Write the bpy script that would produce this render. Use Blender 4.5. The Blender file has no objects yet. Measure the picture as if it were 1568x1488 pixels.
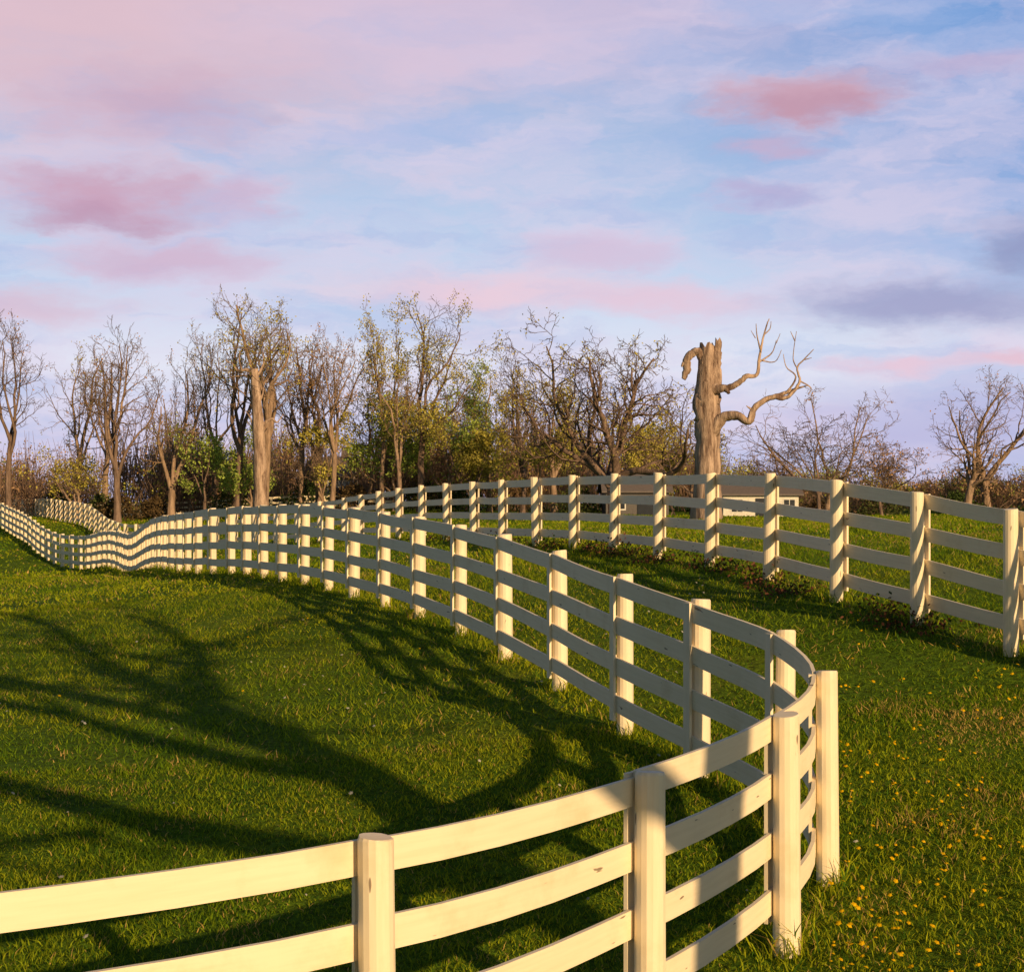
import bpy, math, random
import numpy as np
from mathutils import Vector
random.seed(3)
S=bpy.context.scene
col=S.collection
UP=np.array([0,0,1.0])

# ------------------------------------------------------------------ helpers
class MB:
    def __init__(s): s.v=[];s.n=0;s.f=[];s.c=[];s.g=[]
    def add(s,v,faces,mat=0,c=(1,1,1),g=None):
        v=np.asarray(v,float).reshape(-1,3)
        for f in faces:
            s.f.append((np.asarray(f,np.int64)+s.n,mat))
        c=np.asarray(c,float)
        if c.ndim==1: c=np.tile(c[:3],(len(v),1))
        s.v.append(v);s.c.append(c)
        s.g.append(np.zeros((len(v),3)) if g is None else np.asarray(g,float))
        s.n+=len(v)
    def build(s,name,mats,smooth=False,parent=None,loc=None):
        v=np.concatenate(s.v);c=np.concatenate(s.c);g=np.concatenate(s.g)
        me=bpy.data.meshes.new(name+"_mesh")
        me.vertices.add(len(v));me.vertices.foreach_set("co",v.astype(np.float32).ravel())
        loops=np.concatenate([f.ravel() for f,_ in s.f])
        tot=np.concatenate([np.full(len(f),f.shape[1]) for f,_ in s.f])
        mi=np.concatenate([np.full(len(f),m) for f,m in s.f])
        st=np.concatenate([[0],np.cumsum(tot)[:-1]])
        me.loops.add(len(loops));me.loops.foreach_set("vertex_index",loops.astype(np.int32))
        me.polygons.add(len(tot));me.polygons.foreach_set("loop_start",st.astype(np.int32))
        me.update(calc_edges=True)
        me.polygons.foreach_set("material_index",mi.astype(np.int32))
        me.polygons.foreach_set("use_smooth",np.full(len(tot),smooth))
        a=me.attributes.new("Col","FLOAT_COLOR","POINT")
        a.data.foreach_set("color",np.c_[c,np.ones(len(c))].astype(np.float32).ravel())
        if np.any(g):
            a=me.attributes.new("grain","FLOAT_VECTOR","POINT")
            a.data.foreach_set("vector",g.astype(np.float32).ravel())
        for m in mats: me.materials.append(m)
        me.update()
        o=bpy.data.objects.new(name,me);col.objects.link(o)
        if loc is not None:o.location=loc
        if parent:o.parent=parent
        return o

def nrm(v): return v/(np.linalg.norm(v,axis=-1,keepdims=True)+1e-12)
def tube(mb,pts,rad,sides=8,mat=0,c=(1,1,1),rough=0,rng=None,cap=True):
    pts=np.asarray(pts,float);rad=np.asarray(rad,float);n=len(pts)
    t=np.gradient(pts,axis=0);t=nrm(t)
    a=np.cross(t[0],[0.3,1,0.1]);a/=np.linalg.norm(a)
    V=[];ang=np.arange(sides)*2*np.pi/sides
    ridge=1+ (rng.normal(0,rough,sides) if rough else np.zeros(sides))
    for i in range(n):
        a=a-t[i]*a.dot(t[i]);a/=np.linalg.norm(a);b=np.cross(t[i],a)
        k=ridge*(1+(rng.normal(0,rough*.5,sides) if rough else 0))
        V.append(pts[i]+(np.cos(ang)*k)[:,None]*a*rad[i]+(np.sin(ang)*k)[:,None]*b*rad[i])
    V=np.concatenate(V);j=np.arange(sides);F=[]
    for i in range(n-1):
        F.append(np.c_[i*sides+j,i*sides+(j+1)%sides,(i+1)*sides+(j+1)%sides,(i+1)*sides+j])
    fs=[np.concatenate(F)]
    if cap: fs.append(((n-1)*sides+j)[None,:])
    mb.add(V,fs,mat,c)
def segbatch(mb,P0,P1,r0,r1,sides=3,mat=0,c=(1,1,1)):
    P0=np.array(P0);P1=np.array(P1);r0=np.array(r0);r1=np.array(r1);N=len(P0)
    if N==0:return
    t=nrm(P1-P0);a=nrm(np.cross(t,np.tile([.31,.9,.12],(N,1))));b=np.cross(t,a)
    V=np.zeros((N,2*sides,3))
    for k in range(sides):
        an=2*np.pi*k/sides;o=np.cos(an)*a+np.sin(an)*b
        V[:,k]=P0+o*r0[:,None];V[:,sides+k]=P1+o*r1[:,None]
    base=(np.arange(N)*2*sides)[:,None]
    F=[base+np.array([[k,(k+1)%sides,sides+(k+1)%sides,sides+k]]) for k in range(sides)]
    mb.add(V.reshape(-1,3),[np.concatenate(F)],mat,c)
def box(mb,x0,x1,y0,y1,z0,z1,mat=0,c=(1,1,1)):
    v=[(x0,y0,z0),(x1,y0,z0),(x1,y1,z0),(x0,y1,z0),(x0,y0,z1),(x1,y0,z1),(x1,y1,z1),(x0,y1,z1)]
    mb.add(v,[[[0,3,2,1],[4,5,6,7],[0,1,5,4],[1,2,6,5],[2,3,7,6],[3,0,4,7]]],mat,c)
_T=np.random.default_rng(11).random((256,256))
def vn(x,y,sc=1,sd=0):
    x=np.asarray(x)/sc+sd*17.3;y=np.asarray(y)/sc+sd*9.1
    i=np.floor(x).astype(int);j=np.floor(y).astype(int);fx=x-i;fy=y-j
    fx=fx*fx*(3-2*fx);fy=fy*fy*(3-2*fy)
    g=lambda a,b:_T[a%256,b%256]
    return (g(i,j)*(1-fx)+g(i+1,j)*fx)*(1-fy)+(g(i,j+1)*(1-fx)+g(i+1,j+1)*fx)*fy

# ------------------------------------------------------------------ terrain
MAIN=[(-6.6,3.9,-.25),(-4.5,4.55,-.22),(-2.45,5.35,-.2),(-.55,6.47,-.19),(.70,7.96,-.16),(1.651,9.41,-.11),(2.085,10.34,.093),(1.988,11.47,.254),(1.5,12.5,.42),
(.988,13.7,.591),(.484,15.7,.723),(-.074,17.8,.842),(-.637,19.6,.942),(-1.251,21.3,1.047),(-1.851,22.9,1.092),(-2.46,24.4,1.146),(-3.02,25.8,1.17),
(-3.593,27.2,1.183),(-4.168,28.5,1.175),(-4.706,29.8,1.16),(-5.231,31,1.153),(-5.756,32.2,1.124)]
MAIN_FAR=[(-5.756,32.2,1.124),(-7.27,35.7,1.023),(-10.12,44,.71),(-13.8,55,.24),(-17.2,63.5,-.12),(-19.4,67.5,-.14),(-21.2,71,.12),(-23.9,77,.7),(-28.1,86,1.31),(-34,97,1.9),(-42,110,2.2)]
REAR=[(6.3,12.2,.8),(5.5,13.6,.95),(4.8,15.07,1.137),(4.24,16.39,1.337),(3.72,17.97,1.477),(3.33,20.36,1.582),(2.9,23,1.66),(2.36,25.4,1.68),(1.771,27.6,1.714),
(1.15,29.7,1.734),(.477,31.8,1.725),(-.227,34,1.722),(-.89,36.2,1.695),(-1.62,38.5,1.686),(-2.375,41,1.66),(-3.147,43.4,1.605),(-3.893,45.8,1.55),(-4.69,48.3,1.473),(-5.5,51,1.39)]
REAR_FAR=[(-5.5,51,1.39),(-8,56,1.15),(-11.2,62,.9),(-15.06,69,.47),(-18.8,76,.16),(-21.8,84,.4),(-25.3,93,1.13),(-29.1,102,1.32),(-34.7,115,1.5),(-41.1,130,1.41),(-47.4,145,1.3)]
EXTRA=[(-10,-10,-.3),(10,-10,-.2),(0,0,-.15),(20,-5,.2),(-20,0,-.3),(0,-30,-.3),(30,-30,0),(-30,-30,-.3),(4,10,.42),(6,8,.45),(8,14,1.3),
(7.5,25,2.0),(11,35,2.1),(15,50,2.1),(6,40,1.95),(6.6,50,1.95),(9,70,1.75),(20,30,2.2),(-2,60,1.7),(0,90,1.9),(-15,110,2.0),(-40,160,2.2),(30,80,2.1),(40,120,2.1),
(20,150,2.2),(-20,160,2.2),(-70,160,2.3),(60,160,2.3),(8.5,105,1.5),(16.2,102,1.35),(-30,60,.5),(-45,80,1.5),(-20,45,.4),(-12,30,.55),(-6,20,.38),(-3,12,.12),(-8,10,0),
(-20,20,.3),(-40,40,.6),(-12,50,.22),(-9,35,.72),(-70,100,2.2),(-60,130,1.6),(60,60,2.3),(40,20,1.6),(70,0,1.5),(-70,20,.5),(70,-40,.3),(-70,-40,-.3),(80,110,2.3)]
C=np.array(MAIN+MAIN_FAR[1:]+REAR+REAR_FAR[1:]+EXTRA)
def phi(r2): return .5*r2*np.log(r2+1e-9)
def fit(C,lam=.02):
    sc=50.;P=C[:,:2]/sc;n=len(P)
    K=phi(((P[:,None]-P[None])**2).sum(-1))+np.eye(n)*lam*1e-3
    Q=np.c_[np.ones(n),P];A=np.zeros((n+3,n+3));A[:n,:n]=K;A[:n,n:]=Q;A[n:,:n]=Q.T
    return np.linalg.solve(A,np.r_[C[:,2],0,0,0]),P,sc
W_,P_,SC_=fit(C)
def terr0(x,y):
    out=np.zeros(len(x))
    for a in range(0,len(x),40000):
        X=np.c_[x[a:a+40000],y[a:a+40000]]/SC_
        K=phi(((X[:,None]-P_[None])**2).sum(-1));n=len(P_)
        out[a:a+40000]=K@W_[:n]+W_[n]+X@W_[n+1:]
    return out
GXc=np.arange(-160,160.1,.8);GYc=np.arange(-110,220.1,.8)
_a,_b=np.meshgrid(GXc,GYc);HF=terr0(_a.ravel(),_b.ravel()).reshape(_a.shape)
def terr(x,y):
    x=np.atleast_1d(np.asarray(x,float)).ravel();y=np.atleast_1d(np.asarray(y,float)).ravel()
    fx=np.clip((x+160)/.8,0,len(GXc)-1.001);fy=np.clip((y+110)/.8,0,len(GYc)-1.001)
    i=fx.astype(int);j=fy.astype(int);u=fx-i;v=fy-j
    out=(HF[j,i]*(1-u)+HF[j,i+1]*u)*(1-v)+(HF[j+1,i]*(1-u)+HF[j+1,i+1]*u)*v
    r=np.hypot(x,(y-50));t=np.clip((r-75)/70,0,1);t=t*t*(3-2*t)
    ff=np.clip((y+20)/60,0,1)*2.15
    out=np.clip(out,-1.5,3)
    return out*(1-t)+ff*t+ (vn(x,y,1.3)-.5)*.03
def tz(x,y): return float(terr([x],[y])[0])

# ------------------------------------------------------------------ materials
def newmat(name):
    m=bpy.data.materials.new(name);m.use_nodes=True;nt=m.node_tree
    b=nt.nodes["Principled BSDF"];return m,nt,b
def N(nt,t,**k):
    n=nt.nodes.new(t)
    for a,v in k.items():
        if a.startswith("i_"): n.inputs[a[2:].replace("_"," ")].default_value=v
        else:setattr(n,a,v)
    return n
def ramp(nt,stops):
    r=nt.nodes.new("ShaderNodeValToRGB");e=r.color_ramp.elements
    while len(e)<len(stops):e.new(.5)
    for q,(p,c) in zip(e,stops):q.position=p;q.color=(*c,1)
    return r
def mixc(nt,f,a,b,bt='MIX'):
    m=nt.nodes.new("ShaderNodeMix");m.data_type='RGBA';m.blend_type=bt
    for s,v in ((0,f),(6,a),(7,b)):
        if isinstance(v,bpy.types.NodeSocket): nt.links.new(v,m.inputs[s])
        elif s==0:m.inputs[0].default_value=v
        else:m.inputs[s].default_value=(*v,1)
    return m.outputs[2]

# white paint
paint,nt,b=newmat("weathered_white_paint")
at=N(nt,"ShaderNodeAttribute",attribute_name="grain")
mp=N(nt,"ShaderNodeMapping");mp.inputs["Scale"].default_value=(2.5,38,1);nt.links.new(at.outputs["Vector"],mp.inputs[0])
n1=N(nt,"ShaderNodeTexNoise",i_Scale=1.0,i_Detail=5.);nt.links.new(mp.outputs[0],n1.inputs["Vector"])
tc=N(nt,"ShaderNodeTexCoord")
n2=N(nt,"ShaderNodeTexNoise",i_Scale=2.2,i_Detail=6.,i_Roughness=.65);nt.links.new(tc.outputs["Object"],n2.inputs["Vector"])
mp2=N(nt,"ShaderNodeMapping");mp2.inputs["Scale"].default_value=(5,22,3);nt.links.new(at.outputs["Vector"],mp2.inputs[0])
n3=N(nt,"ShaderNodeTexNoise",i_Scale=1.0,i_Detail=2.);nt.links.new(mp2.outputs[0],n3.inputs["Vector"])
r1=ramp(nt,[(.3,(.80,.69,.50)),(.6,(.86,.75,.56))]);nt.links.new(n1.outputs[0],r1.inputs[0])
r2=ramp(nt,[(.25,(.76,.69,.57)),(.46,(1,1,1))]);nt.links.new(n2.outputs[0],r2.inputs[0])
r3=ramp(nt,[(.26,(.14,.10,.08)),(.285,(1,1,1))]);nt.links.new(n3.outputs[0],r3.inputs[0])
c1=mixc(nt,.6,r1.outputs[0],r2.outputs[0],'MULTIPLY');c1=mixc(nt,.8,c1,r3.outputs[0],'MULTIPLY')
nt.links.new(c1,b.inputs["Base Color"]);b.inputs["Roughness"].default_value=.6
bp=N(nt,"ShaderNodeBump",i_Strength=.25,i_Distance=.003);nt.links.new(n1.outputs[0],bp.inputs["Height"]);nt.links.new(bp.outputs[0],b.inputs["Normal"])

def vegmat(name,trans=.35):
    m=bpy.data.materials.new(name);m.use_nodes=True;nt=m.node_tree;nt.nodes.remove(nt.nodes["Principled BSDF"])
    at=N(nt,"ShaderNodeAttribute",attribute_name="Col")
    df=N(nt,"ShaderNodeBsdfDiffuse");nt.links.new(at.outputs["Color"],df.inputs[0])
    tr=N(nt,"ShaderNodeBsdfTranslucent");nt.links.new(at.outputs["Color"],tr.inputs[0])
    mx=N(nt,"ShaderNodeMixShader");mx.inputs[0].default_value=trans
    nt.links.new(df.outputs[0],mx.inputs[1]);nt.links.new(tr.outputs[0],mx.inputs[2])
    nt.links.new(mx.outputs[0],nt.nodes["Material Output"].inputs[0]);return m
grassm=vegmat("grass_blades_mat",.4);leafm=vegmat("leaf_mat",.3)
def barkmat(name,a,c,scale=6,bump=.9,zs=.16):
    m,nt,b=newmat(name);tc=N(nt,"ShaderNodeTexCoord");mp=N(nt,"ShaderNodeMapping");mp.inputs["Scale"].default_value=(1,1,zs)
    nt.links.new(tc.outputs["Object"],mp.inputs[0])
    n=N(nt,"ShaderNodeTexNoise",i_Scale=float(scale),i_Detail=5.,i_Roughness=.75);nt.links.new(mp.outputs[0],n.inputs["Vector"])
    r=ramp(nt,[(.36,a),(.62,c)]);nt.links.new(n.outputs[0],r.inputs[0])
    nt.links.new(r.outputs[0],b.inputs["Base Color"]);b.inputs["Roughness"].default_value=.9
    b.inputs["Specular IOR Level"].default_value=.1
    bp=N(nt,"ShaderNodeBump",i_Strength=bump,i_Distance=.12);nt.links.new(n.outputs[0],bp.inputs["Height"]);nt.links.new(bp.outputs[0],b.inputs["Normal"])
    return m
bark=barkmat("bark_brown",(.19,.13,.09),(.42,.30,.22),5)
barkd=barkmat("bark_dark",(.10,.07,.055),(.27,.19,.15),5)
snagm=barkmat("dead_wood",(.13,.08,.06),(.56,.42,.33),3.4,1.,.17)

# ground
gm,nt,b=newmat("pasture_ground")
tc=N(nt,"ShaderNodeTexCoord")
n1=N(nt,"ShaderNodeTexNoise",i_Scale=.35,i_Detail=5.,i_Roughness=.65);nt.links.new(tc.outputs["Object"],n1.inputs["Vector"])
n2=N(nt,"ShaderNodeTexNoise",i_Scale=14.,i_Detail=4.,i_Roughness=.7);nt.links.new(tc.outputs["Object"],n2.inputs["Vector"])
r1=ramp(nt,[(.3,(.06,.13,.01)),(.55,(.12,.20,.014)),(.75,(.20,.23,.025))]);nt.links.new(n1.outputs[0],r1.inputs[0])
r2=ramp(nt,[(.3,(.35,.3,.25)),(.65,(1.2,1.2,1.0))]);nt.links.new(n2.outputs[0],r2.inputs[0])
c=mixc(nt,1.,r1.outputs[0],r2.outputs[0],'MULTIPLY');nt.links.new(c,b.inputs["Base Color"]);b.inputs["Roughness"].default_value=1
b.inputs["Specular IOR Level"].default_value=.05
bp=N(nt,"ShaderNodeBump",i_Strength=1.,i_Distance=.05);nt.links.new(n2.outputs[0],bp.inputs["Height"]);nt.links.new(bp.outputs[0],b.inputs["Normal"])

# ------------------------------------------------------------------ ground sheet
def axis(lo,hi,flo,fhi,step,grow=1.09):
    a=list(np.arange(flo,fhi,step));s=step;x=a[-1]
    while x<hi: s*=grow;x+=s;a.append(x)
    s=step;x=a[0];pre=[]
    while x>lo: s*=grow;x-=s;pre.append(x)
    return np.array(pre[::-1]+a)
gx=axis(-3500,3500,-14,12,.3,1.06);gy=axis(-1500,4000,-4,50,.3,1.05)
XX,YY=np.meshgrid(gx,gy);ZZ=terr(XX.ravel(),YY.ravel())
nx=len(gx);ny=len(gy);I=np.arange(nx*ny).reshape(ny,nx)
mb=MB();mb.add(np.c_[XX.ravel(),YY.ravel(),ZZ],[np.c_[I[:-1,:-1].ravel(),I[:-1,1:].ravel(),I[1:,1:].ravel(),I[1:,:-1].ravel()]])
mb.build("ground",[gm],True)

# ------------------------------------------------------------------ fences
def cr(p0,p1,p2,p3,t): return .5*((2*p1)+(-p0+p2)*t+(2*p0-5*p1+4*p2-p3)*t*t+(-p0+3*p1-3*p2+p3)*t**3)
def resample(pts,sp):
    pts=np.array(pts);P=[]
    for i in range(len(pts)-1):
        p0=pts[max(i-1,0)];p3=pts[min(i+2,len(pts)-1)]
        for t in np.linspace(0,1,24,endpoint=False):P.append(cr(p0,pts[i],pts[i+1],p3,t))
    P.append(pts[-1]);P=np.array(P);d=np.r_[0,np.cumsum(np.linalg.norm(np.diff(P[:,:2],axis=0),axis=1))]
    n=int(d[-1]/sp);s=np.linspace(0,d[-1],n+1);return np.c_[np.interp(s,d,P[:,0]),np.interp(s,d,P[:,1]),np.interp(s,d,P[:,2])]
def fence(name,near,far,side,seed,spfar):
    rng=np.random.default_rng(seed);mb=MB()
    P=np.array(near);P=np.r_[P,resample(far,spfar)[1:]];n=len(P)
    P[:,2]=terr(P[:,0],P[:,1])
    Z=P[:,2].copy();Z[1:-1]=.25*Z[:-2]+.5*Z[1:-1]+.25*Z[2:];
    P[:,2]=Z
    T=np.gradient(P[:,:2],axis=0);T=nrm(T);R=.078
    L=np.c_[-T[:,1],T[:,0]]*side
    for i in range(n):
        lean=rng.normal(0,.014,2);r=R*(1+rng.normal(0,.05));top=1.395+rng.normal(0,.011)
        z=P[i,2];base=np.array([P[i,0],P[i,1],z-.15]);tp=np.array([P[i,0]+lean[0],P[i,1]+lean[1],z+top])
        pts=np.array([base,base*.8+tp*.2,base*.5+tp*.5,base*.2+tp*.8,tp-[0,0,.010],tp]);rad=[r*1.05,r*1.02,r*1.0,r*.985,r*.97,r*.90]
        sides=16 if P[i,1]<30 else 8
        tube(mb,pts,rad,sides,rough=.014,rng=rng)
        cut=rng.normal(0,.06,2);v=mb.v[-1][-sides:];v[:,2]+=(v[:,0]-tp[0])*cut[0]+(v[:,1]-tp[1])*cut[1]
        g=np.zeros((mb.v[-1].shape[0],3));rel=mb.v[-1]-base
        g[:,0]=rel[:,2]+i*3.1;g[:,1]=np.arctan2(rel[:,1],rel[:,0])*.08+i*.77;g[:,2]=i*1.7;mb.g[-1]=g
        l=np.r_[L[i],0];t=np.r_[T[i],0];o=R+.026+.012
        c0=P[i]+l*o;w=.048;h=.011;bz=.13+rng.normal(0,.015)
        q=[c0+t*a*w+l*bb*h+np.array([0,0,zz]) for zz in (bz,1.375) for a,bb in ((-1,-1),(1,-1),(1,1),(-1,1))]
        gg=[[zz+i*1.3,a*.05+i,5.] for zz in (0,1.3) for a in (0,1,1,0)]
        mb.add(q,[[[0,3,2,1],[4,5,6,7],[0,1,5,4],[1,2,6,5],[2,3,7,6],[3,0,4,7]]],0,g=gg)
    for i in range(n-1):
        p0=P[max(i-1,0)];p3=P[min(i+2,n-1)];m=5 if P[i,1]<40 else 2
        ts=np.linspace(0,1,m+1);Q=np.array([cr(p0,P[i],P[i+1],p3,t) for t in ts])
        tt=nrm(np.gradient(Q[:,:2],axis=0));tt[0]=nrm(T[i]);tt[-1]=nrm(T[i+1])
        l=np.c_[-tt[:,1],tt[:,0],np.zeros(m+1)]*side
        Ln=np.linalg.norm(P[i+1]-P[i]);Q[0]+=(Q[1]-Q[0])*(.002/Ln*m);Q[-1]-=(Q[-1]-Q[-2])*(.002/Ln*m)
        for kb in range(4):
            ztop=1.375-kb*.345;H=.148+rng.normal(0,.003)
            e0,e1=rng.normal(0,.010,2);V=[];G=[]
            sag=rng.normal(0,.008)
            for j in range(m+1):
                dz=e0*(1-ts[j])+e1*ts[j]-abs(sag)*4*ts[j]*(1-ts[j]);c=Q[j]+[0,0,ztop+dz]
                for o,zz in ((R,-H),(R+.025,-H),(R+.025,0),(R,0)):
                    V.append(c+l[j]*o+[0,0,zz]);G.append([ts[j]*Ln+i*2.9+kb*7.3,zz+kb*.9+i*.37,kb+i*.3])
            V=np.array(V);J=np.arange(m)[:,None]*4
            F=np.concatenate([J+np.array([[a,(a+1)%4,4+(a+1)%4,4+a]]) for a in range(4)])
            mb.add(V,[F,[[0,3,2,1]],[[m*4,m*4+1,m*4+2,m*4+3]]],0,g=G)
    mb.build(name,[paint],False);return P
PM=fence("white_board_fence",MAIN,MAIN_FAR,1,1,1.5)
PR=fence("white_board_fence.001",REAR,REAR_FAR,-1,2,2.3)

# ------------------------------------------------------------------ grass
rng=np.random.default_rng(5)
def blades(mb,x,y,w,h,full):
    n=len(x);z=terr(x,y)
    a=rng.random(n)*2*np.pi;u=np.c_[np.cos(a),np.sin(a),np.zeros(n)]
    clump=vn(x,y,.28,1)*.7+vn(x,y,1.7,2)*.5
    hh=h*(.4+.9*rng.random(n))*(.35+clump*1.15)
    la=rng.random(n)*2*np.pi;ll=hh*(.3+.9*rng.random(n));ln=np.c_[np.cos(la)*ll,np.sin(la)*ll,-ll*.25]
    B=np.c_[x,y,z-.01];ww=(w*(.6+.8*rng.random(n)))[:,None]
    g1=np.array([.145,.25,.012]);g2=np.array([.40,.43,.018]);g3=np.array([.58,.40,.12]);g4=np.array([.07,.155,.015])
    pn=np.clip(vn(x,y,2.6,3)*.8+vn(x,y,.8,4)*.6-.17+rng.normal(0,.15,n),0,1)[:,None]
    c=g1*(1-pn)+g2*pn
    dk=(rng.random(n)<.22)[:,None];c=np.where(dk,g4,c)
    right=np.clip((x-y*.14)/2.5,0,1)*np.clip((20-y)/8,0,1)
    dry=(rng.random(n)<(.035+(.7+.9*right)*np.clip(vn(x,y,.9,6)*.8+vn(x,y,.3,12)*.5-.78+.12*right,0,1)))[:,None];c=np.where(dry,g3,c)
    c=c*(.7+.6*rng.random((n,1)))
    Z=hh[:,None]*UP
    if full:
        V=np.stack([B-u*ww/2,B+u*ww/2,B+Z*.55+ln*.3+u*ww*.38,B+Z*.55+ln*.3-u*ww*.38,B+Z+ln],1)
        k=(np.arange(n)*5)[:,None]
        mb.add(V.reshape(-1,3),[k+np.array([[0,1,2,3]]),k+np.array([[3,2,4]])],0,np.repeat(c,5,0))
    else:
        V=np.stack([B-u*ww/2,B+u*ww/2,B+Z+ln],1);k=(np.arange(n)*3)[:,None]
        mb.add(V.reshape(-1,3),[k+np.array([[0,1,2]])],0,np.repeat(c,3,0))
def zone(d0,d1,dens):
    wmax=.38*d1+2.0;n=int((d1-d0)*2*wmax*dens)
    x=(rng.random(n)*2-1)*wmax;y=d0+rng.random(n)*(d1-d0);k=np.abs(x)<.38*y+1.5
    return x[k],y[k]
mb=MB()
x,y=zone(4.8,14,1900);blades(mb,x,y,.0075,.060,True)
x,y=zone(13.5,28,540);blades(mb,x,y,.014,.068,False)
x,y=zone(27,55,120);blades(mb,x,y,.034,.08,False)
x,y=zone(53,115,18);blades(mb,x,y,.10,.11,False)
for P in (PM,PR):
    for i in range(len(P)-1):
        if P[i,1]>60:break
        n=int(130 if P[i,1]<30 else 45);t=rng.random(n);q=P[i,:2]*(1-t)[:,None]+P[i+1,:2]*t[:,None]
        q+=rng.normal(0,.09,(n,2))
        blades(mb,q[:,0],q[:,1],.010 if P[i,1]<25 else .02,.14,True)
        n=90;q=P[i,:2]+rng.normal(0,.10,(n,2));blades(mb,q[:,0],q[:,1],.010,.2,True)
mb.build("grass",[grassm],False)

mb=MB()
for i in range(2,14):
    for t in rng.random(6):
        if rng.random()<.25:continue
        q=PR[i,:2]*(1-t)+PR[i+1,:2]*t+rng.normal(0,.14,2)+[-.15,0];z=tz(*q);n=80
        p=np.c_[rng.normal(0,.17,n)+q[0],rng.normal(0,.17,n)+q[1],z+np.abs(rng.normal(0,.10,n))]
        a=nrm(rng.normal(0,1,(n,3)))*.028;b_=nrm(rng.normal(0,1,(n,3)))*.02
        V=np.stack([p-a,p-b_,p+a,p+b_],1);c=np.array([.14,.06,.035])*(.5+rng.random((n,1)))
        g=(rng.random(n)<.4)[:,None];c=np.where(g,[.05,.08,.02],c)
        mb.add(V.reshape(-1,3),[(np.arange(n)*4)[:,None]+np.array([[0,1,2,3]])],0,np.repeat(c,4,0))
mb.build("weeds",[leafm])

# dandelions
mb=MB();n=3400;x=1.2+rng.random(n)*6;y=7+rng.random(n)*11
k=(vn(x,y,1.1,8)*.6+vn(x,y,.35,9)*.5>.54)&(x>.3+y*.17)&(x<y*.36+.5)&(rng.random(n)<1.15-(y-7)/9)
x=x[k];y=y[k]
NX=110
x2=(rng.random(NX)-.72)*10;y2=9+rng.random(NX)*14;x=np.r_[x,x2];y=np.r_[y,y2];z=terr(x,y)
for i in range(len(x)):
    h=.035+rng.random()*.05;r=.009+rng.random()*.013;t=nrm(np.array([rng.normal(0,.35)+.1,rng.normal(0,.35)-.4,1.0]))
    a=nrm(np.cross(t,[0,1,.2]));bb=np.cross(t,a);c0=np.array([x[i],y[i],z[i]+h]);an=np.arange(10)*np.pi/5
    rr=np.where(np.arange(10)%2==0,r,r*.72)
    ring=c0+(np.cos(an)*rr)[:,None]*a+(np.sin(an)*rr)[:,None]*bb;V=np.r_[ring,[c0+t*.008]]
    cc=np.array([.90,.55,.01]) if (i<len(x)-NX or rng.random()<.25) else np.array([.6,.58,.5])
    mb.add(V,[[[j,(j+1)%10,10] for j in range(10)]],0,cc*(.7+.3*rng.random()))
mb.build("dandelions",[leafm])

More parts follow.
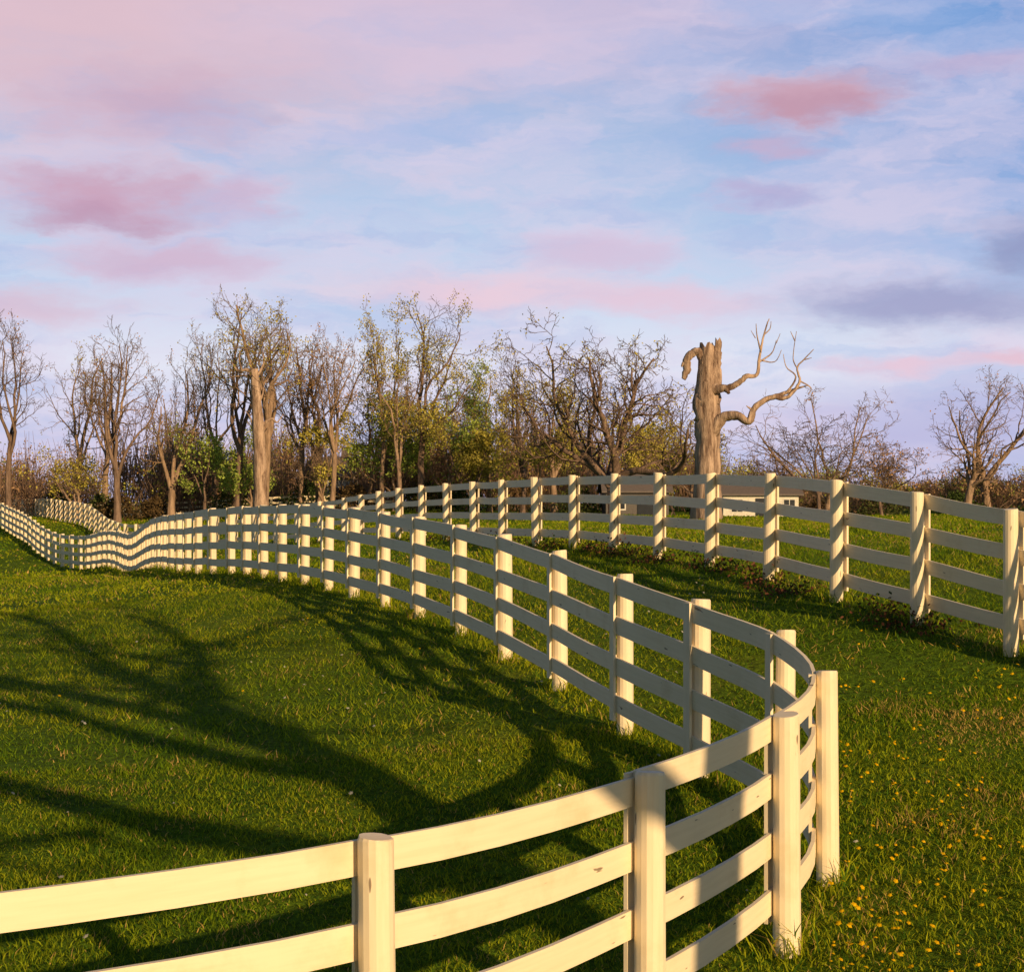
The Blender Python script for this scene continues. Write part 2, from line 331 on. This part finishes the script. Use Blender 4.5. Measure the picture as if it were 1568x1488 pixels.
# ------------------------------------------------------------------ trees
def tree(name,x,y,H,Wd,r0,seed,leaf=0,leafcol=(.16,.15,.03),mat=None,fork=.3,lead=4,ang=.42,cnt=(7,6,4),levels=4,lean=(0,0),zb=None,minr=.015,leafsz=.15,kink=1.,taper=.22):
    rng=np.random.default_rng(seed);mb=MB();segs=[];tips=[]
    thick=[]
    jit=[.05,.18,.27,.33,.35];trop=[.05,.15,.14,.12,.10];nseg=[5,9,6,4,2]
    def br(p,d,L,r,lev):
        n=nseg[lev];pts=[p];re=max(r*(.72 if lev==0 else taper),minr*.5)
        for i in range(n):
            d=nrm(d+rng.normal(0,jit[lev]*kink,3)+UP*trop[lev]*(1 if i>n*.3 or lev==0 else .3));p=p+d*L/n;pts.append(p)
        rad=np.linspace(r,re,n+1)
        pts=np.array(pts)
        if lev<=1:thick.append((pts,rad))
        else:
            for i in range(n):segs.append((pts[i],pts[i+1],rad[i],rad[i+1]))
        if lev>=levels-1:tips.extend(pts[1:])
        if lev>=levels:return
        if lev==0:
            az0=rng.random()*6.28
            for k in range(lead):
                az=az0+k*2*np.pi/lead+rng.normal(0,.3);an=ang*(.4+.9*rng.random())
                dd=nrm(d*np.cos(an)+np.array([np.cos(az),np.sin(az),0])*np.sin(an))
                br(pts[-1-(k%2)],dd,(1-fork)*H*(.7+.35*rng.random()),r*.72*(.6+.3*rng.random()),1)
            return
        c=cnt[lev-1];az=rng.random()*6.28
        for k in range(c):
            t=.22+.78*(k+rng.random()*.7)/c;t=min(t,1);f=t*n;i=min(int(f),n-1);q=pts[i]+(pts[i+1]-pts[i])*(f-i)
            dd=nrm(pts[i+1]-pts[i]);az+=2.4+rng.normal(0,.4);an=.5+.5*rng.random()
            a=nrm(np.cross(dd,[.1,.3,.9]));bb=np.cross(dd,a)
            nd=nrm(dd*np.cos(an)+(a*np.cos(az)+bb*np.sin(az))*np.sin(an))
            br(q,nd,L*.5*(1.15-.55*t)*(.7+.5*rng.random()),max(np.interp(t,[0,1],[r,re])*.6,minr),lev+1)
    br(np.array([0,0,0.]),nrm(np.array([lean[0],lean[1],1.0])),fork*H,r0,0)
    allp=np.array(tips);sz=H/np.percentile(allp[:,2],99.5);ex=np.percentile(np.abs(allp[:,:2]-allp[:,:2].mean(0)),95);sx=Wd*.5/ex
    sx=min(max(sx,.4),1.8)
    scl=np.array([sx,sx,sz])
    for pts,rad in thick:
        rad=rad.copy()
        if pts[0][2]<.01:rad[0]*=1.35
        tube(mb,pts*scl,rad,7,0,rough=.06,rng=rng)
    A=np.array([s[0] for s in segs])*scl;B=np.array([s[1] for s in segs])*scl
    segbatch(mb,A,B,[s[2] for s in segs],[s[3] for s in segs],3,0)
    if leaf>0:
        T=allp*scl;cl=vn(T[:,0]+seed,T[:,2],1.6,seed%7);T=T[(cl>.35)&(rng.random(len(T))<leaf)]
        n=len(T)*3;p=np.repeat(T,3,0)+rng.normal(0,.17,(n,3));a=nrm(rng.normal(0,1,(n,3)))*leafsz*.5*(.5+.8*rng.random((n,1)));bb=nrm(np.cross(a,rng.normal(0,1,(n,3))))*leafsz*.35
        V=np.stack([p-a,p-bb,p+a,p+bb],1);c=np.array(leafcol)*(.6+.8*rng.random((n,1)))
        mb.add(V.reshape(-1,3),[(np.arange(n)*4)[:,None]+np.array([[0,1,2,3]])],1,np.repeat(c,4,0))
    zb=tz(x,y)-.1 if zb is None else zb
    return mb.build(name,[mat or bark,leafm],True,loc=(x,y,zb))
OL=(.48,.43,.09);GR=(.36,.46,.10);BR=(.50,.29,.11)
LF=dict(fork=.2,ang=.5,leafsz=.19)
TL=dict(fork=.38,ang=.36)
L=[(-35,109,14.4,4.8,.24,.06,BR,TL),(-31.5,114,12.8,5,.26,.15,OL,TL),(-28.6,110,13.2,5.5,.24,.05,BR,TL),(-26.2,104,13.6,5,.26,.03,BR,dict(fork=.3,ang=.35)),
(-23.5,108,12.6,5.2,.30,.04,BR,dict(fork=.2,ang=.55)),(-21.3,112,13.8,4.6,.22,.08,OL,TL),(-18.6,106,15.2,5.4,.26,.28,OL,TL),(-16.3,103,14.6,6,.34,.22,OL,dict(fork=.45,ang=.5,lead=5)),(-14.9,110,12.6,4.8,.22,.14,BR,dict(fork=.4,ang=.4)),
(-13.3,108,12.8,5.8,.32,.10,BR,{}),(-12.0,104,12.4,4.2,.2,.08,BR,dict(lean=(.12,0),fork=.35)),(-7.4,104,10.8,4.4,.18,.5,OL,TL),
(-6.2,106,15,6.2,.27,.7,OL,dict(lean=(.08,0),fork=.42)),(-9.0,108,14.4,4.4,.18,.5,OL,dict(fork=.35)),(-1.6,112,10.8,4.6,.2,.9,GR,{}),(.7,108,11.6,5,.2,.6,OL,{}),(3,110,9.8,5,.26,.7,OL,{}),
(-10.2,112,9.8,4.5,.2,.8,OL,{}),(-38,104,12.6,5,.26,.06,BR,TL),(-43,112,12.5,7,.3,.1,BR,{}),(-49,110,11.5,7,.3,.1,BR,{}),
(15.7,80,5.4,4.5,.12,.0,BR,{}),(20.8,103,8.8,9.5,.24,.03,BR,dict(fork=.15,ang=.8,lead=5)),(18.0,106,5.2,4,.12,.05,BR,{}),
(23.6,100,5,4,.12,.06,BR,{}),(34.3,113,11,7.5,.35,.03,BR,dict(fork=.2,ang=.6,lead=5)),(30.8,106,5.4,3,.3,.02,BR,dict(fork=.5)),(41,110,10,7,.3,.05,BR,{}),
(47,118,10,8,.3,.1,OL,{}),(12.8,112,7,5,.16,.3,OL,{}),(26.8,112,5.4,4,.12,.1,BR,{}),
(-4.4,107,8.6,5,.14,1,GR,LF),(-8.2,109,8.2,5,.14,1,GR,LF),(-2.6,105,7.4,4.5,.14,1,OL,LF),(1.8,104,7.8,4.8,.14,1,OL,LF),(8.6,111,8.4,5,.14,.8,OL,LF),(-21,107,6.8,4.2,.14,.6,GR,LF),(-17.8,107,6.2,3.8,.14,.7,GR,LF),(-12.8,107,7,4.5,.14,.8,OL,LF),(11,116,7.6,4.5,.14,.7,OL,LF),(-30,108,5,4.2,.14,.35,OL,LF)]
for i,(x,y,H,Wd,r,lf,lc,kw) in enumerate(L):
    nm="bare_tree" if lf<.25 else "budding_tree"
    tree(nm,x,y,H,Wd,r,100+i,lf,lc,bark if i%3 else barkd,**kw)
tree("bare_oak_tree",6.0,92,11.4,11.5,.42,78,.12,OL,barkd,fork=.16,lead=7,ang=.75,cnt=(9,8,4),kink=1.2,minr=.019)
# large bare trees standing behind the viewer, whose boughs shade the lawn
tree("bare_oak_tree.001",7.7,-1.9,10.0,11,.34,23,0,OL,bark,fork=.46,lead=5,ang=.7,cnt=(5,4,3),levels=3,kink=1.3,minr=.05,taper=.5)
tree("bare_oak_tree.002",1.9,-5.7,10.0,9,.42,31,0,OL,bark,fork=.52,lead=5,ang=.65,cnt=(5,4,3),levels=3,kink=1.3,minr=.05,taper=.5)

# dead snags
def snag(name,x,y,limbs,seed,jag=0):
    mb=MB();r=np.random.default_rng(seed)
    for li,(pts,rad,sd) in enumerate(limbs):
        pts=np.array(pts,float);n=len(pts);t=np.linspace(0,n-1,(n-1)*5+1);P=[];R=[]
        for q in t:
            i=min(int(q),n-2);f=q-i;P.append(cr(pts[max(i-1,0)],pts[i],pts[i+1],pts[min(i+2,n-1)],f));R.append(np.interp(q,range(n),rad))
        P=np.array(P);P[1:-1]+=r.normal(0,1,(len(P)-2,3))*np.array(R)[1:-1,None]*(.02 if li==0 else .09)
        tube(mb,P,R,sd,0,rough=.08,rng=r)
        if li<2 and jag:mb.v[-1][-sd:,2]+=r.random(sd)*jag
    mb.build(name,[snagm],True,loc=(x,y,tz(x,y)-.2))
s=.03125
def px(x,y,dy=0): return ((x-1088)*s,dy,(770-y)*s+.85)
big=[([px(1086,800),px(1086,745),px(1087,690),px(1088,640),px(1086,600),px(1086,560),px(1086,528)],[.74,.60,.55,.56,.54,.42,.32],18),
 ([px(1096,610),px(1099,570),px(1101,540),px(1103,522)],[.34,.30,.24,.17],9),
 ([px(1086,660),px(1082,640),px(1080,610),px(1082,580)],[.4,.50,.46,.3],9),
 ([px(1086,575),px(1082,550),px(1076,536),px(1066,534),px(1056,544),px(1055,560),px(1050,575)],[.3,.28,.22,.18,.18,.19,.10],9),
 ([px(1064,536),px(1052,548),px(1047,556)],[.14,.1,.04],7),
 ([px(1090,590,-.2),px(1112,590,-.6),px(1128,584,-.8),px(1142,572,-.9),px(1158,570,-.7),px(1163,545,-.5),px(1168,520,-.4),px(1175,495,-.3),px(1180,483,-.2)],[.3,.17,.15,.13,.09,.07,.05,.035,.018],7),
 ([px(1112,590,-.6),px(1116,598,-.8)],[.15,.08],6),
 ([px(1166,535,-.5),px(1160,510,-.5),px(1158,492,-.6)],[.05,.03,.015],5),([px(1163,550,-.5),px(1185,535),px(1192,515)],[.05,.03,.015],5),
 ([px(1168,548,-.5),px(1190,548),px(1200,530)],[.04,.025,.015],5),
 ([px(1090,655,-.2),px(1108,634,-.5),px(1128,632,-.9),px(1144,640,-1.1),px(1152,622,-1.2),px(1172,607,-1.1),px(1195,600,-1),px(1215,592,-.8),px(1236,586,-.7)],[.34,.24,.2,.17,.14,.12,.1,.06,.02],8),
 ([px(1180,604,-1.1),px(1200,606,-1),px(1212,596,-1),px(1222,580,-1),px(1218,560,-1),px(1228,548,-1),px(1243,532,-1)],[.1,.09,.08,.06,.04,.03,.015],6),
 ([px(1218,560,-1),px(1212,545,-1),px(1217,505,-1)],[.04,.025,.015],5),([px(1200,600,-1),px(1215,575,-1.2),px(1200,560,-1.3),px(1196,540,-1.2)],[.06,.04,.025,.015],5),
 ([px(1222,580,-1),px(1240,590,-.8),px(1236,600,-.7)],[.04,.03,.015],5),([px(1150,625,-1.2),px(1140,618,-1.3)],[.08,.02],5),
 ([px(1172,508),px(1182,498),px(1184,486)],[.035,.025,.012],4),([px(1160,512),px(1153,500)],[.03,.012],4),([px(1215,520,-1),px(1208,505,-1)],[.03,.012],4),([px(1229,548,-1),px(1240,545,-1)],[.03,.012],4),([px(1192,520),px(1198,505)],[.02,.01],4)]
snag("dead_tree_snag",9.4,75,big,3,.3)
s=.0417
def px(x,y,dy=0): return ((x-400)*s,dy,(770-y)*s+.6)
snag("dead_tree_snag.001",-16,100,[([px(401,790),px(400,740),px(399,690),px(397,640),px(393,590),px(390,548)],[.52,.44,.41,.38,.31,.24],10),
 ([px(391,552),px(378,548),px(364,548),px(356,538),px(346,534)],[.17,.13,.09,.05,.02],6),([px(396,640),px(404,630),px(416,622),px(424,628),px(434,615)],[.16,.12,.08,.05,.02],6),([px(391,560),px(398,550),px(404,536),px(402,520)],[.14,.10,.06,.02],6),
 ([px(370,548),px(366,530),px(370,515)],[.08,.05,.02],5),([px(397,655),px(388,640),px(384,622),px(376,610)],[.12,.08,.05,.02],5),([px(394,600),px(402,585),px(404,570),px(412,560)],[.10,.07,.04,.015],5)],4,.15)

# distant woodland mass
mb=MB();r=np.random.default_rng(9)
PAL=[(.56,.42,.11),(.56,.33,.13),(.44,.44,.10),(.42,.27,.16),(.34,.40,.10),(.36,.36,.12)]
def prof(x,y):
    p=x/y
    return np.interp(p,[-.5,-.33,-.28,-.22,-.15,-.11,-.06,-.01,.03,.07,.115,.14,.165,.215,.265,.3,.33,.5],[6.5,6,5.5,7.5,7.5,7,8,8.4,8,7.4,6.2,4.0,3.2,3.6,2.6,3.2,3.0,4])
for i in range(350):
    y=112+r.random()*45;x=(r.random()*2-1)*y*.46;Hc=prof(x,y)*y/125*(.5+.65*r.random());z0=tz(x,y)
    if 6<x<21 and y<124:continue
    k=int(vn(x,y,9,3)*4+r.random()*2.2)%6;cc=np.array(PAL[k])
    rx=1.0+r.random()*1.6
    n=int(520*rx/2);a=nrm(r.normal(0,1,(n,3)))*(r.random((n,1))**.4)
    p=a*np.array([rx,rx,Hc*.46])+[x,y,z0+Hc*.52];p+=r.normal(0,.2,(n,3))
    keep=vn(p[:,0]*1.0,p[:,2],.8,i%9)>.44;p=p[keep];n=len(p)
    u=nrm(r.normal(0,1,(n,3)))*.11;w=nrm(np.cross(u,r.normal(0,1,(n,3))))*.075
    V=np.stack([p-u,p-w,p+u,p+w],1);c=cc*(.5+.9*r.random((n,1)))
    mb.add(V.reshape(-1,3),[(np.arange(n)*4)[:,None]+np.array([[0,1,2,3]])],0,np.repeat(c,4,0))
    m=80;b0=np.array([x,y,z0])+np.c_[r.normal(0,rx*.4,(m,2)),r.random(m)*Hc*.5];e=b0+np.c_[r.normal(0,.7,(m,2)),Hc*(.25+.35*r.random(m))]
    segbatch(mb,b0,e,np.full(m,.035),np.full(m,.01),3,0,np.array([.38,.26,.19])*(.7+.5*r.random()))
mb.build("distant_woodland",[leafm])
def ever(x,y,H,W,seed):
    mb=MB();r=np.random.default_rng(seed);n=1100;h=r.random(n)**.9;an=r.random(n)*6.28
    rad=W*.5*np.sqrt(1-h*h)*(.45+.6*r.random(n))*(.6+.8*vn(an*2,h*6,1,seed));p=np.c_[np.cos(an)*rad,np.sin(an)*rad,h*H*(.7+.5*vn(an,an,1,seed+3))+.1]+r.normal(0,.12,(n,3))
    u=nrm(r.normal(0,1,(n,3)))*.09;w=nrm(np.cross(u,r.normal(0,1,(n,3))))*.07
    tint=[(.08,.12,.035),(.13,.09,.045),(.10,.12,.04)][seed%3]
    mb.add(np.stack([p-u,p-w,p+u,p+w],1).reshape(-1,3),[(np.arange(n)*4)[:,None]+np.array([[0,1,2,3]])],1,np.repeat(np.array(tint)*(.4+r.random((n,1))),4,0))
    tube(mb,[(0,0,-.2),(0,0,H*.5),(0,0,H*.8)],[.1,.07,.02],6,0)
    mb.build("leafy_shrub",[barkd,leafm],loc=(x,y,tz(x,y)))
for i,(x,y,H,W) in enumerate([(-26.6,106,1.7,2.8),(-28.4,108,1.5,2.4),(-33.6,116,2.3,2.8),(-24.9,109,1.3,2.2),(-19.6,110,1.7,3.4),(-14.4,111,1.9,3.6),(-11,110,1.6,3.2),(-6,111,2.0,3.8),(-3.2,110,1.7,3.2),(.6,112,2.1,3.8),(4.6,108,1.8,3.4),(13.4,108,1.9,2.6),(21.5,108,1.5,3.4),(26,110,1.6,3.6),(31.5,111,1.5,3.6)]):
    ever(x,y,H,W,i+1)

# ------------------------------------------------------------------ houses
def flat(name,c,rough=.8,sc=8.):
    m,nt,b=newmat(name);tc=N(nt,"ShaderNodeTexCoord");n=N(nt,"ShaderNodeTexNoise",i_Scale=sc,i_Detail=4.)
    nt.links.new(tc.outputs["Object"],n.inputs["Vector"]);r=ramp(nt,[(.3,tuple(q*.75 for q in c)),(.7,c)])
    nt.links.new(n.outputs[0],r.inputs[0]);nt.links.new(r.outputs[0],b.inputs["Base Color"]);b.inputs["Roughness"].default_value=rough;return m
sidw=flat("white_siding",(.78,.75,.68));sidg=flat("grey_siding",(.13,.12,.12));roof=flat("roof_shingle",(.16,.135,.13));glass=flat("dark_glass",(.03,.035,.05),.2);trim=flat("trim_white",(.75,.74,.7))
def house(name,x,y,w,d,hw,hr,wall,chim=False,door=True,rot=0):
    e=bpy.data.objects.new(name,None);col.objects.link(e);e.location=(x,y,tz(x,y)-.1);e.rotation_euler[2]=rot
    mb=MB();box(mb,-w/2,w/2,0,d,0,hw)
    mb.add([(-w/2,0,hw),(-w/2,d,hw),(-w/2,d/2,hr-.05),(w/2,0,hw),(w/2,d,hw),(w/2,d/2,hr-.05)],[[[0,2,1],[3,4,5]]])
    k=.15
    while k<hw-.05:
        box(mb,-w/2-.012,w/2+.012,-.018,-.001,k,k+.03);k+=.16
    mb.build("walls",[wall],parent=e)
    mb=MB();o=.3
    for sgn in (0,1):
        y0=-o if sgn==0 else d+o;ym=d/2;zl=hw-.12
        v=[(-w/2-o,y0,zl),(w/2+o,y0,zl),(w/2+o,ym,hr),(-w/2-o,ym,hr)];v2=[(a,b_,c+.1) for a,b_,c in v]
        mb.add(v+v2,[[[0,1,2,3],[4,7,6,5],[0,4,5,1],[1,5,6,2],[2,6,7,3],[3,7,4,0]]])
    mb.build("roof",[roof],parent=e)
    mb=MB();mt=MB();xs=np.arange(-w/2+.9,w/2-.5,1.7)
    for i,xx in enumerate(xs):
        if door and i==len(xs)//2:continue
        box(mb,xx-.35,xx+.35,-.03,-.02,hw*.4,hw*.8);box(mt,xx-.43,xx+.43,-.019,-.0185,hw*.35,hw*.85)
        box(mt,xx-.02,xx+.02,-.045,-.031,hw*.4,hw*.8)
    mb.build("windows",[glass],parent=e);mt.build("window_frames",[trim],parent=e)
    if door:
        xx=xs[len(xs)//2];mb=MB();box(mb,xx-.5,xx+.6,-.05,-.02,0,min(2.05,hw*.85));mb.build("door",[glass],parent=e)
    if chim:
        mb=MB();box(mb,w*.2,w*.2+.6,d/2-.3,d/2+.3,hr-.6,hr+.8);box(mb,w*.2-.06,w*.2+.66,d/2-.36,d/2+.36,hr+.8,hr+.92);mb.build("chimney",[roof],parent=e)
house("white_cottage",16.2,102,4.9,5,1.95,3.1,sidw)
house("grey_barn",8.4,105,4.2,5,2.0,3.2,sidg)
house("pale_farmhouse",12.9,150,3.6,7,4.2,5.8,sidw,True)
house("pale_farmhouse.001",-14.9,128,3.4,6,3.0,4.6,sidw,True)
mb=MB()
for x0,x1,y0,y1 in ((-34,-21,118,114),(-21,-8,112,110)):
    n=10
    for i in range(n+1):
        t=i/n;x=x0+(x1-x0)*t;y=y0+(y1-y0)*t;z=tz(x,y);box(mb,x-.07,x+.07,y-.07,y+.07,z-.1,z+1.1)
        if i<n:
            xb=x0+(x1-x0)*(t+1/n);yb=y0+(y1-y0)*(t+1/n);zb=tz(xb,yb)
            for h in (.25,.6,.95):
                V=[(x,y-.1,z+h),(xb,yb-.1,zb+h),(xb,yb-.1,zb+h+.15),(x,y-.1,z+h+.15),(x,y-.075,z+h),(xb,yb-.075,zb+h),(xb,yb-.075,zb+h+.15),(x,y-.075,z+h+.15)]
                mb.add(V,[[[0,1,2,3],[4,7,6,5],[3,2,6,7],[0,4,5,1]]])
mb.build("paddock_rail_fence",[paint])

# ------------------------------------------------------------------ sky + sun
EL=math.radians(16);sx,sy=.52,-.854
AZ=math.atan2(sx,sy)
w=bpy.data.worlds.new("World");S.world=w;w.use_nodes=True;nt=w.node_tree
bg=nt.nodes["Background"];BS=.06;bg.inputs[1].default_value=BS
try: w.cycles.sampling_method='NONE'
except Exception as e: print(e)
sky=N(nt,"ShaderNodeTexSky",sky_type='NISHITA',sun_disc=False,sun_elevation=EL,sun_rotation=AZ,air_density=1.0,dust_density=.6,ozone_density=2.0)
tc=N(nt,"ShaderNodeTexCoord");sp=N(nt,"ShaderNodeSeparateXYZ");nt.links.new(tc.outputs["Generated"],sp.inputs[0])
def M(op,a,b=None):
    m=nt.nodes.new("ShaderNodeMath");m.operation=op
    for i,v in enumerate((a,b)):
        if v is None:continue
        if isinstance(v,(int,float)):m.inputs[i].default_value=v
        else:nt.links.new(v,m.inputs[i])
    return m.outputs[0]
az=M('ARCTAN2',sp.outputs[0],sp.outputs[1]);el=M('ARCSINE',sp.outputs[2])
cx=N(nt,"ShaderNodeCombineXYZ");nt.links.new(az,cx.inputs[0]);nt.links.new(el,cx.inputs[1])
def VM(op,a,b):
    m=nt.nodes.new("ShaderNodeVectorMath");m.operation=op
    for i,v in enumerate((a,b)):
        if v is None:continue
        if isinstance(v,tuple):m.inputs[i].default_value=v
        else:nt.links.new(v,m.inputs[i])
    return m
st=VM('MULTIPLY',cx.outputs[0],(18,46,1))
wn=N(nt,"ShaderNodeTexNoise",i_Scale=1.,i_Detail=5.,i_Roughness=.6);nt.links.new(st.outputs[0],wn.inputs["Vector"])
wv=VM('SUBTRACT',wn.outputs["Color"],(.5,.5,.5));wv=VM('MULTIPLY',wv.outputs[0],(.10,.035,0))
P2=VM('ADD',cx.outputs[0],wv.outputs[0]).outputs[0]
def lin(c): return tuple(((q/255)/12.92 if q/255<.04045 else ((q/255+.055)/1.055)**2.4)/BS for q in c)
def mr(v,a,b,c,d,smooth=True):
    m=nt.nodes.new("ShaderNodeMapRange");m.interpolation_type='SMOOTHSTEP' if smooth else 'LINEAR'
    nt.links.new(v,m.inputs[0]);
    for i,q in enumerate((a,b,c,d)):m.inputs[i+1].default_value=q
    return m.outputs[0]
c=sky.outputs[0]
front=mr(sp.outputs[1],.2,.75,0,1)
hz=M('MULTIPLY',mr(el,.32,.55,1,0),front)
gr=ramp(nt,[(0,lin((186,182,220))),(.10,lin((206,204,236))),(.26,lin((232,234,249))),(.40,lin((204,220,244))),(.66,lin((176,198,232))),(1,lin((170,178,216)))])
nt.links.new(M('MULTIPLY',el,3.0),gr.inputs[0])
c=mixc(nt,M('MULTIPLY',hz,.94),c,gr.outputs[0])
m1=mr(M('ADD',az,M('MULTIPLY',el,.6)),.14,.5,0,.85);m1=M('MULTIPLY',m1,hz);m1=M('MULTIPLY',m1,mr(el,.10,.2,0,1))
c=mixc(nt,m1,c,lin((98,152,214)))
vs=VM('MULTIPLY',P2,(6,17,1));vn_=N(nt,"ShaderNodeTexNoise",i_Scale=1.,i_Detail=6.,i_Roughness=.6);nt.links.new(vs.outputs[0],vn_.inputs["Vector"])
c=mixc(nt,M('MULTIPLY',mr(vn_.outputs[0],.36,.64,0,.7),hz),c,lin((222,210,232)))
vs=VM('MULTIPLY',P2,(6,28,1));vs=VM('ADD',vs.outputs[0],(7.7,3.1,0));vn2=N(nt,"ShaderNodeTexNoise",i_Scale=1.,i_Detail=6.,i_Roughness=.62);nt.links.new(vs.outputs[0],vn2.inputs["Vector"])
c=mixc(nt,M('MULTIPLY',mr(vn2.outputs[0],.46,.66,0,.45),hz),c,lin((160,184,228)))
PK=(204,164,188);PL=(198,176,206);PU=(156,160,200);PE=(236,206,220)
B=[((60,40),(720,240),(226,192,202),.88),((760,50),(460,120),(214,196,220),.65),((250,195),(190,66),(200,164,188),.6),((170,325),(190,52),PK,.95),((160,352),(120,26),(184,144,174),.5),((370,310),(66,42),(208,174,202),.55),
 ((260,412),(180,36),(208,172,198),.65),((1222,180),(140,42),(204,160,178),.9),((1225,192),(100,20),(184,140,164),.4),((1180,243),(72,18),PL,.75),
 ((1165,308),(72,26),(176,168,210),.65),((900,392),(120,34),(214,190,216),.7),((720,452),(270,36),PE,.9),((980,462),(160,30),(230,200,218),.75),
 ((1440,478),(240,42),PU,.85),((1560,405),(110,52),(142,150,192),.8),((1370,568),(130,20),(236,200,216),.8),((1520,563),(90,18),(238,192,204),.7),((40,485),(165,36),(218,188,208),.75),
 ((1480,135),(130,22),(196,172,204),.5),((1480,640),(300,60),(168,168,216),.5)]
fine=M('MULTIPLY',M('SUBTRACT',vn2.outputs[0],.5),1.3)
for (bx,by),(wx,wy),cc,stg in B:
    ctr=((bx-784)/2400,(770-by)/2400,0)
    q=VM('SUBTRACT',P2,ctr);q=VM('MULTIPLY',q.outputs[0],(2400/wx,2400/wy,0));ln=VM('LENGTH',q.outputs[0],None)
    mk=M('MULTIPLY',mr(M('ADD',ln.outputs["Value"],fine),1.35,.15,0,stg),front)
    c=mixc(nt,mk,c,lin(cc))
nt.links.new(c,bg.inputs[0])
sd=bpy.data.lights.new("sun","SUN");sd.energy=5.0;sd.angle=math.radians(.5);sd.color=(1,.67,.33)
so=bpy.data.objects.new("sun",sd);col.objects.link(so)
sv=Vector((sx*math.cos(EL),sy*math.cos(EL),math.sin(EL)));so.rotation_euler=sv.to_track_quat('Z','Y').to_euler();so.location=(20,-20,20)
cd=bpy.data.cameras.new("camera");co=bpy.data.objects.new("camera",cd);col.objects.link(co)
co.location=(0,0,2.6);co.rotation_euler=(math.radians(90),0,0);cd.lens=55.1;cd.sensor_width=36;cd.shift_y=.0166;cd.clip_end=9000;cd.clip_start=.1
S.camera=co
S.view_settings.view_transform='Standard';S.view_settings.look='None';S.view_settings.exposure=0
